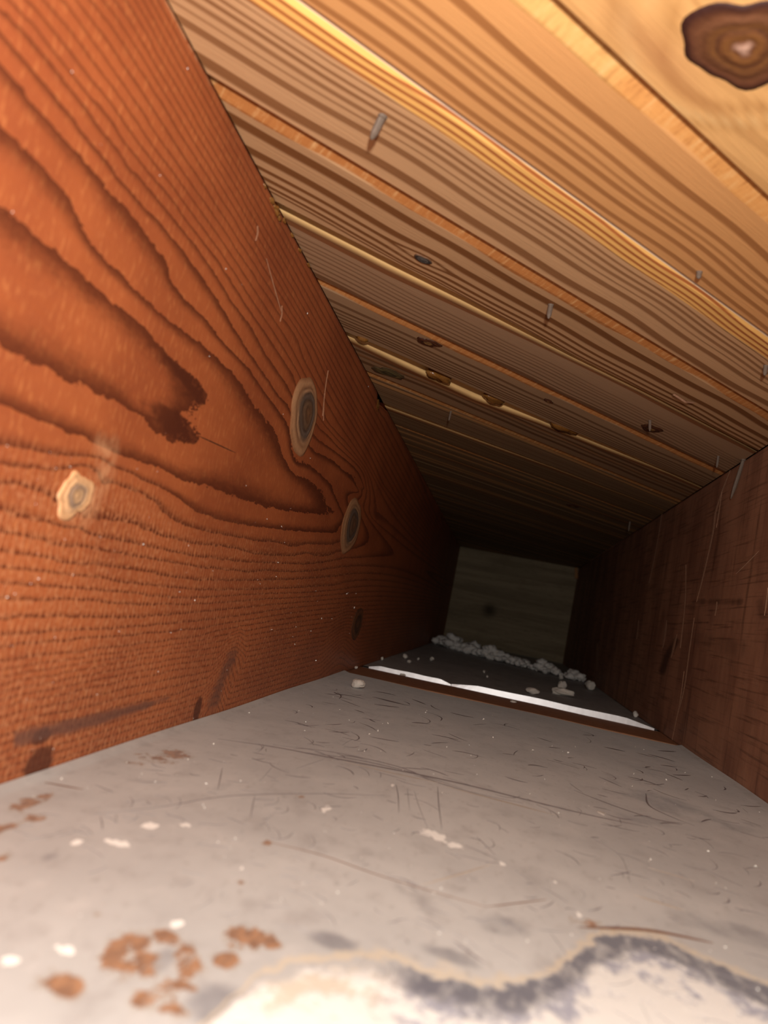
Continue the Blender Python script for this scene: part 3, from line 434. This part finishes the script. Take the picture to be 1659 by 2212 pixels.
for k in range(-5, 26):
    r = np.random.default_rng(100 + k)
    p1 = GAPS[k][1] if k in GAPS else edge(k) - .0003
    p0 = GAPS[k + 1][0] if k + 1 in GAPS else edge(k + 1) + .0005
    near = k < 8; ncs = 150 if near else 60; nx = 90 if near else 40
    gap = k in GAPS
    bw = 0 if gap else (.0095 if k in (0, 2, 4, 6) else .0045)
    pf = np.linspace(p0, p1 - bw, ncs)
    pp = [p0, p0] + list(pf) + (list(np.linspace(p1 - bw, p1, 14)[1:]) if bw else []) + [p1] * 6
    zz = [H + .0205, H + .0205] + [H] * ncs + (list(H + np.linspace(0, 1, 14)[1:] ** 1.0 * bw * .42) if bw else [])
    zz += list(np.linspace(zz[-1], H + .0205, 6)); pp[0] = p0; zz[1] = H + .0004
    pp, zz = np.array(pp), np.array(zz)
    xs = np.linspace(-.036, W + .036, nx); X, Pm = np.meshgrid(xs, pp, indexing='ij'); Zm = np.tile(zz, (nx, 1)); Pq = Pm.copy(); qa = 2 ** .5 * X - Pm
    for kk, side in ((k, 1), (k + 1, 0)):                        # open joints are wider at one end: the edge runs slightly askew
        if kk in SKEW:
            sk = np.array(SKEW[kk]); e_ = np.interp(qa, sk[:, 0], sk[:, 2 if side else 1]); mid = (p0 + p1) / 2
            Pm = Pm + (e_ - (p1 if side else p0)) * np.clip((Pm - mid) / ((p1 if side else p0) - mid), 0, 1)
    pe = Pm[:, -1:]; Yv = X - 2 ** .5 * Pm; Q = (X + Yv) / 2 ** .5
    ph = r.uniform(0, 6.3, 6); wig = .0011 * np.sin(Q * 14 + ph[0]) + .0007 * np.sin(Q * 31 + ph[1]) + .0004 * np.sin(Q * 67 + ph[2])
    Pw = Pm + wig * (1.4 if k == 1 else 1)
    for kk, q0, pk0, a, b, am in KN:
        if kk == k: Pw = Pw - am * np.sign(Pm - pk0) * np.exp(-((Q - q0) / a) ** 2) * np.exp(-np.abs(Pm - pk0) / b)
    dark = np.zeros_like(Pm)
    st = SPEC.get(k)
    if st is None:
        st = []; p = p0 + .002
        while p < p1 - bw:
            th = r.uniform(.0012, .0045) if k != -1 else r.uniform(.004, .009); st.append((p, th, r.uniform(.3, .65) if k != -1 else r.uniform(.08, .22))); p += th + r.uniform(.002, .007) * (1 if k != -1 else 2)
    for p, th, dd in st:
        d = (Pw - p) / (th / 2) + .12 * np.sin(Q * 40 + p * 900); mk = np.clip((1 - d) / .2, 0, 1) * np.clip((1 + d) / .5, 0, 1); dark = np.maximum(dark, dd * 1.25 * mk)
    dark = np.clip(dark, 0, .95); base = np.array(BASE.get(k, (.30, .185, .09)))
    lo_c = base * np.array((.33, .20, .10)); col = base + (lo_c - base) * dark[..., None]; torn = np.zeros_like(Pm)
    def over(mask, c, a=1.):
        global col
        m_ = (mask * a)[..., None]; col = col * (1 - m_) + np.array(c) * m_
    if k == 1:                                                   # freshly planed strip with red rings along its near edge
        m_ = np.clip((Pm - (-.1402 + .0012 * np.sin(Q * 9))) / .0008, 0, 1); fresh = np.array((1., .56, .165)); col = col * (1 - m_[..., None]) + (fresh + (np.array((.42, .11, .03)) - fresh) * dark[..., None]) * m_[..., None]
        over(np.clip((Pm - (p1 - .0024)) / .0006, 0, 1), (.80, .62, .46))
    if k in (0, 2, 4, 6, 8):
        e0 = p1 - bw - .0012 + .0016 * np.sin(Q * 21 + ph[3]) + .0008 * np.sin(Q * 77); m_ = np.clip((Pm - e0) / .0006, 0, 1)
        over(m_, (.66, .30, .09) if k == 0 else (.47, .175, .048) if k < 3 else (.52, .205, .06) if k < 5 else (.4, .17, .05)); torn = m_.copy()
        over(np.clip((Pm - (p1 - .0012)) / .0004, 0, 1), (.82, .50, .2), .7)
        if k == 0: m2 = m_ * np.clip((.305 - Q) / .01, 0, 1); over(m2, (.66, .36, .12))
    if gap:
        fz = Zm > H + .0003; over(np.where(fz & (Pm > pe - 1e-6), 1., 0.), (.95, .60, .25)); m_ = np.clip((Pm - (pe - .0042 + .0016 * np.sin(Q * 17 + ph[4]))) / .0007, 0, 1) * ~fz
        over(m_, (.26, .085, .022), .85)
    if k == 5: over(np.clip(1 - np.abs(Pm - (-.428 + .002 * np.sin(Q * 12))) / .003, 0, 1), (.42, .18, .06), .7)
    if k == 3: over(np.clip(1 - np.abs(Pm - (-.3215 + .003 * np.sin(Q * 8))) / .0035, 0, 1) * np.clip((Q - .43) * 40, 0, 1), (.42, .175, .05), .0)
    if k >= 6 and k % 4 != 3:                                     # narrow pale orange strips at random places across the far boards
        for j in range(2): ps = r.uniform(p0 + .006, p1 - .012); over(np.clip(1.6 - np.abs(Pm - ps - .0025 * np.sin(Q * 11 + ph[j])) / r.uniform(.0022, .0045), 0, 1), (.68, .37, .14), .8)
    if k == -1:
        dn = np.hypot((Q - .3133) / .0215, (Pm + .0217) / .0185); side = np.clip(.5 - (Pm + .0217) / .02, 0, 1)
        over(np.clip(1 - np.abs(dn - 1.42 - .1 * np.sin(Q * 60)) / .22, 0, 1) * side, (.50, .235, .075), .75); over(np.clip(1 - np.abs(dn - 1.9) / .16, 0, 1) * side, (.78, .50, .22), .6); over(np.clip(1 - np.abs(dn - 2.15 + .8 * np.clip(Q - .31, 0, 1) * 3) / .2, 0, 1) * side, (.52, .26, .085), .6)
    if k == -1: over(np.clip(.9 - np.hypot((Q - .30) / .05, (Pm + .045) / .014), 0, 1), (.5, .22, .09), .6)
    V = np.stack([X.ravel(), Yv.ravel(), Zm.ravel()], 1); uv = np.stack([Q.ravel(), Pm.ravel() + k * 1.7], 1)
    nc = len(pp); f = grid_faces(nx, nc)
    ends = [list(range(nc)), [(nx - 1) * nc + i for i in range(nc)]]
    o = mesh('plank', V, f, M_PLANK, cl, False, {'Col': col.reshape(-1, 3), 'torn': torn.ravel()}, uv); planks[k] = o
def pk_of(x, y):
    p = (x - y) / 2 ** .5
    for k in range(25, -6, -1):
        if (GAPS[k][1] if k in GAPS else edge(k)) >= p: return planks[k]
    return planks[-5]
A1, A2 = np.array((1, 1, 0)) / 2 ** .5, np.array((1, -1, 0)) / 2 ** .5
def cknot(x, y, a, b, sd, pal, lab=None, **kw): knot('knot', pk_of(x, y), (x, y, H), A1 * a, A2 * b, (0, 0, -1), pal, seed=sd, label=lab, **kw)
cknot(.2062, .2368, .0205, .0180, 11, [(0, (.62, .38, .28)), (.10, (0.409, 0.232, 0.160)), (.17, (0.136, 0.046, 0.017)), (.25, (0.211, 0.084, 0.022)), (.36, (0.167, 0.061, 0.019)), (.41, (0.093, 0.032, 0.014)), (.5, (0.180, 0.070, 0.019)), (.6, (0.118, 0.043, 0.017)), (.68, (0.161, 0.061, 0.025)), (.82, (0.124, 0.043, 0.019)), (.91, (0.043, 0.012, 0.008)), (1, (0.037, 0.010, 0.007))], 'big dark brown ringed knot with a pale centre', rag=.16, proud=.0002, dome=.0012)
cknot(.0786, .4159, .0062, .0036, 12, [(0, (.035, .03, .027)), (.5, (.09, .075, .065)), (.85, (.03, .022, .018)), (1, (.2, .1, .05))], 'small black loose knot', rag=.1)
RK = [(0, (.13, .06, .02)), (.3, (.30, .16, .05)), (.45, (.05, .014, .006)), (.8, (.10, .03, .01)), (1, (.06, .02, .008))]
cknot(.0683, .5555, .0105, .0062, 13, RK, 'dark resinous knot', rag=.3); cknot(.0225, .648, .018, .0085, 14, [(0, (.11, .08, .03)), (.4, (.05, .04, .02)), (.6, (.16, .12, .045)), (1, (.09, .055, .025))], rag=.3)
cknot(.2667, .7026, .013, .0072, 15, RK, 'resinous ring knot pierced by a nail', rag=.25); cknot(.169, .6627, .006, .002, 16, RK, rag=.3); cknot(.2423, 1.207, .013, .006, 17, RK, rag=.3)
for (x, y), tip, rr in (((.0738, .2883), (-.004, .004, -.0085), .0019), ((.1574, .4583), (0, 0, -.0095), .0016), ((.2317, .3941), (0, 0, -.004), .0014), ((.0738, .7492), (0, -.002, -.011), .0011), ((.2607, .6782), (.002, .004, -.009), .0013), ((.3048, .5132), (0, .0, -.007), .0015), ((.3437, .7655), (0, 0, -.012), .0012), ((.3427, 1.2714), (0, 0, -.016), .0014)):
    nail(pk_of(x, y), (x, y, H), (x + tip[0], y + tip[1], H + tip[2]), rr)
V, f = ribbon([(.262, .592, H - .0015), (.2735, .6015, H - .003), (.2815, .609, H - .0005)], .0021, (0, 0, -1), .0012, False); mesh('splinter', V, f, M_DRY, planks[3])
# resin runs hanging in the open joint
for i, (x, y, sx, sy) in enumerate(((.0700, .6480, .014, .0068), (.119, .6920, .013, .0070), (.190, .7550, .021, .0065), (.012, .568, .010, .004))):
    blob('resin_drip', M_RESIN, (x, y, H + .0030), (sx, sy, .0045), math.pi / 4, 80 + i, planks[5], .3, flat=False)

# ---------------------------------------------------------------- floor: two metal sheets on a bottom board
fl = tag(box('floor', (-.05, -.1, -.03), (W + .05, 2.42, -.004), M_SUB), 'scratched grey sheet metal floor with rust spots, lip and batten between joists', 'floor', 'structure')
n, m = 430, 250; yc = np.concatenate([1 / np.linspace(1 / .11, 1 / .838, n)]); Y, X = np.meshgrid(yc, np.linspace(.0006, W - .0006, m), indexing='ij')
def bl(lst, pw=1.):
    o = np.zeros_like(X)
    for ((a, b), rx, ry), am in lst: o = np.maximum(o, am * np.clip(1.75 - np.hypot((X - a) / rx, (Y - b) / ry) * 1.0, 0, 1))
    return o
zl = np.array(dens(ZLINE, 8)); zx = zl[:, 0]; o_ = np.argsort(zx); worn = np.interp(X, zx[o_], zl[o_, 1]) - Y
worn = np.where(X < ZLINE[0][0], -.02, worn)
att = dict(rust=bl(RUST).ravel(), fleck=bl(FLECK).ravel(), smudge=bl(SMUDGE).ravel(), worn=worn.ravel(), oxide=np.clip((X - .145) / .012, 0, 1).ravel(), dusty=np.ones(X.size))
Zf = .0006 * np.sin(X * 31 + Y * 9) * np.sin(Y * 17) + np.clip(np.abs(X - W / 2) / (W / 2) - .965, 0, 1) * .05
sh = mesh('metal_sheet', *with_box(np.stack([X.ravel(), Y.ravel(), Zf.ravel()], 1), grid_faces(n, m, True), att, (.0006, .11, -.0035), (W - .0006, .838, -.0012), 'z+')[:2], M_SHEET, fl, True, {k: np.concatenate([a, np.full(8, -.02 if k == 'worn' else 0)]) for k, a in att.items()})
sh['label'] = 'near dusty metal sheet with rust spots and worn front edge'
def sheet_z(x, y): return .0006 * math.sin(x * 31 + y * 9) * math.sin(y * 17)
def strips(name, lst, mat):
    VV, FF = [], []
    for pts, wd, am in lst:
        q = dens(pts, 6); q = [p for p in q if .12 < p[1] < .83 and .004 < p[0] < W - .004]
        if len(q) < 3: continue
        q = np.array(q); d = q[-1] - q[0]; d = d / (np.linalg.norm(d) + 1e-9); y = q[:, 1]
        wpx = y / 1600 * abs(d[1]) + y * y / 1600 / .0916 * abs(d[0])          # a stroke lying across the bay is broader in y than one running along it
        V, f = ribbon([(a, b, sheet_z(a, b)) for a, b in q], wd * wpx * .55, (0, 0, 1), .00012); b = sum(len(x) for x in VV); VV.append(V); FF += [tuple(i + b for i in g) for g in f]
    o = mesh(name, np.concatenate(VV), FF, mat, sh); o['kind'] = 'stuff'; return o
rnd = []
for i in range(420):
    y = .2 / (1 - rng.uniform(0, .74)); x = rng.uniform(.02, W - .02); L_ = rng.uniform(.004, .018) * (y / .4); a = rng.normal(.2, .7); kx = rng.normal(0, .5)
    rnd.append(([(x + L_ * t * math.cos(a + kx * t), y + L_ * 1.3 * t * math.sin(a + kx * t)) for t in (0, .33, .66, 1)], rng.uniform(1., 2.6), 1))
strips('scratches', [(p, wd * (.8 if len(p) > 3 else .4), a) for p, wd, a in FSCR] + rnd, M_SCR)['label'] = 'dark hairline scratches'
strips('scratches', FLIGHT + [(p, wd * .7, a) for p, wd, a in rnd[::9]], M_SCRL)['label'] = 'bright hairline scratches'
strips('scratches', FBROWN, M_SCRB)['label'] = 'brown scratch lines'
# second sheet, its upturned bright lip in two lengths, and the batten in front
n, m = 60, 40; Y, X = np.meshgrid(np.linspace(.956, 2.32, n), np.linspace(.0006, W - .0006, m), indexing='ij')
z0 = np.full(n * m, -.02); att2 = {k: np.zeros(n * m) for k in ('rust', 'fleck')}; att2['smudge'] = np.full(n * m, .2); att2['worn'] = z0; att2['oxide'] = 0 * z0; att2['dusty'] = 0 * z0 + .12
v, f, att2 = with_box(np.stack([X.ravel(), Y.ravel(), .0005 * np.sin(X.ravel() * 25 + Y.ravel() * 7)], 1), grid_faces(n, m, True), att2, (.0006, .956, -.0035), (W - .0006, 2.32, -.0012), 'z+')
mesh('metal_sheet', v, f, M_SHEET, fl, True, att2)['label'] = 'far dark dirty metal sheet behind the bright lip'
def batten(name, pts_lo, mat, thick, h, x0, x1, y0, y1, amp, seed, parent, tilt=0.):
    r = np.random.default_rng(seed); k = 24; V = []
    for i in range(k):
        t = i / (k - 1); x = x0 + (x1 - x0) * t; y = y0 + (y1 - y0) * t; wv = amp * (math.sin(t * 9 + seed) + .5 * math.sin(t * 23 + 2 * seed)); hh = h * (1 + .05 * math.sin(t * 14 + seed)) * min(1, .3 + 5 * min(t, 1 - t))
        for dy, dz in ((0, -.0034), (tilt, hh + wv), (tilt + thick, hh + wv), (thick, -.0034)): V.append((x, y + dy, dz))
    f = [(i * 4 + j, i * 4 + (j + 1) % 4, (i + 1) * 4 + (j + 1) % 4, (i + 1) * 4 + j) for i in range(k - 1) for j in range(4)] + [(3, 2, 1, 0), tuple((k - 1) * 4 + j for j in range(4))]
    return mesh(name, V, f, mat, parent)
batten('batten', None, M_CLEAT, .100, .0004, .001, W - .001, .8395, .8415, .0002, 3, fl)['label'] = 'thin reddish brown wood batten in front of the lip'
batten('metal_lip', None, M_LIP, .0012, 0.0052, .010, .116, .9445, .946, .0001, 1, fl, .0012)['label'] = 'left length of bright upturned metal lip'
batten('metal_lip', None, M_LIP, .0012, .0074, .1165, .3605, .944, .942, .0001, 2, fl, .0012)['label'] = 'right length of bright upturned metal lip'

# specks of bright dust on the joist and the sheet
def specks(parent, pts, nrm, name='dust_specks'):
    VV, FF = [], []
    for i, (p, s) in enumerate(pts):
        p = np.array(p); q = rng.normal(size=(4, 3)) * s; VV += [p + x + np.array(nrm) * s * .6 for x in q]; b = i * 4; FF += [(b, b + 1, b + 2), (b, b + 2, b + 3), (b, b + 3, b + 1), (b + 1, b + 3, b + 2)]
    o = mesh(name, VV, FF, M_SPECK, parent); o['kind'] = 'stuff'; return o
pl = []
for i in range(150):
    y = .15 / (1 - rng.uniform(0, .82)); pl.append(((0, y, rng.uniform(.002, .13 if i % 4 else .29)), y * rng.uniform(.0005, .0011)))
specks(wl, pl, (1, 0, 0)); pf_ = []
for i in range(170):
    y = .22 / (1 - rng.uniform(0, .72)); x = rng.uniform(.006, W - .006); pf_.append(((x, y, sheet_z(x, y)), y * rng.uniform(.0005, .0012)))
specks(sh, pf_, (0, 0, 1))

# ---------------------------------------------------------------- end panel
n, m = 60, 50; X, Z = np.meshgrid(np.linspace(.001, W - .001, n), np.linspace(.0008, H - .001, m), indexing='ij')
kd = np.clip(1.3 - np.hypot((X - .125) / .022, (Z - .115) / .022), 0, 1)
v, f, att = with_box(np.stack([X.ravel(), np.full(n * m, 2.325), Z.ravel()], 1), grid_faces(n, m, False), {'knot': kd.ravel()}, (.001, 2.325, .0008), (W - .001, 2.35, H - .001), 'y-')
wb = tag(mesh('wall_back', v, f, M_BOARD, None, False, att), 'dim grey brown wooden panel with a dark knot closing far end of bay', 'panel', 'structure')
V, f = ribbon([(W - .012, 2.288, H - .004), (W - .009, 2.285, H - .02), (W - .006, 2.288, H - .036)], .009, (0, -1, 0), .004, False); mesh('splinter', V, f, mat_simple('fresh_splinter', (.55, .27, .12)), wb)

# ---------------------------------------------------------------- loose crumbs: each a thing of its own
F2 = .0005
def crumb(x, y, sx, sy, sz, rot, sd, label):
    z = sheet_z(x, y) if y < .838 else (.0010 if y < .95 else .0005 * math.sin(x * 25 + y * 7)); return tag(blob('plaster_crumb', M_PLAS, (x, y, z + .0001), (sx, sy, sz), rot, sd, None, .22, .78), label, 'crumb', None, 'pale crumbs scattered on the sheet metal')
for a in ((.0380, .7260, .0078, .006, .0052, .2, 1, 'ragged pale plaster crumb alone on the near sheet close to left joist'),
          (.2212, 1.068, .0094, .007, .0042, -.2, 2, 'flat tan crumb lying just behind the bright lip, left of the long flake'),
          (.2691, 1.156, .0175, .010, .0055, -.35, 3, 'longest tan flake lying behind the right part of the lip'),
          (.2750, 1.230, .0065, .007, .0085, .3, 4, 'blocky tan crumb standing right behind the longest flake'),
          (.3394, 1.410, .0078, .012, .0090, .1, 5, 'rounded pale crumb against the right joist before the fluff row'),
          (.0232, 1.212, .0045, .006, .0042, 0, 6, 'larger white grain on far sheet beside the left joist'),
          (.0364, 1.1555, .003, .004, .0025, 0, 7, 'small white grain just in front of the larger grain by left joist'),
          (.0582, 1.307, .0038, .005, .0035, 0, 8, 'white grain farther back and right of the pair by left joist'),
          (.0404, 1.252, .0020, .003, .0020, 0, 9, 'tiny white grain between the larger grains by left joist'),
          (.1503, 1.276, .0022, .003, .0022, 0, 10, 'tiny pale grain in mid sheet, rear one of a pair'),
          (.1572, 1.1934, .0020, .003, .0020, 0, 11, 'tiny pale grain in mid sheet, front one of a pair'),
          (.2860, 1.380, .0035, .005, .0042, 0, 12, 'small round grain behind the blocky tan crumb'),
          (.2976, 1.530, .0045, .006, .0055, 0, 13, 'small round grain at the foot of the fluff row on right'),
          (.3590, 1.062, .0033, .004, .0040, 0, 14, 'small white grain against right joist just behind the lip'),
          (.1925, .8964, .0038, .003, .0014, 0, 15, 'small flat white chip on near sheet before the batten'),
          (.0562, .9300, .0042, .003, .0014, .2, 16, 'thin pale chip lying on the left part of the batten'),
          (.0040, 1.0899, .0022, .003, .0025, 0, 17, 'tiny white grain touching the left joist behind the lip'),
          (.0045, .8878, .0018, .002, .0018, 0, 18, 'tiny white grain touching the left joist before the batten')):
    crumb(*a)
# row of loose fluff heaped across the far sheet
VV, FF = [], []
path = np.array(dens([(.006, 1.90), (.06, 1.83), (.12, 1.77), (.19, 1.71), (.27, 1.655), (.35, 1.60)], 16)); sizes = (.017, .013)
for i in range(200):
    t = rng.uniform(0, 1) ** .9; q = path[int(t * (len(path) - 1))]; thick = (1.15 if t < .55 else .8) * (.7 + .5 * math.sin(t * 21) ** 2)
    s = rng.uniform(.0035, .0095) * thick; v, f = lump(500 + i, .4, 3.); v = v * s * np.array((1.25, 1.2, .85)); b = sum(len(x) for x in VV)
    c = np.array((min(max(q[0] + rng.normal(0, .008), .018), W - .018), q[1] + rng.normal(0, .018), 0.)); v = v + c; v[:, 2] += max(-v[:, 2].min() * .8, 0) + .001 + abs(rng.normal(0, .006)) * thick
    v[:, 2] = np.maximum(v[:, 2], .0007)
    VV.append(v); FF += [tuple(j + b for j in g) for g in f]
tag(mesh('insulation_fluff', np.concatenate(VV), FF, M_FLUFF, None, True), 'low row of dusty white fluff heaped across the far end of the sheet', 'fluff', 'stuff')
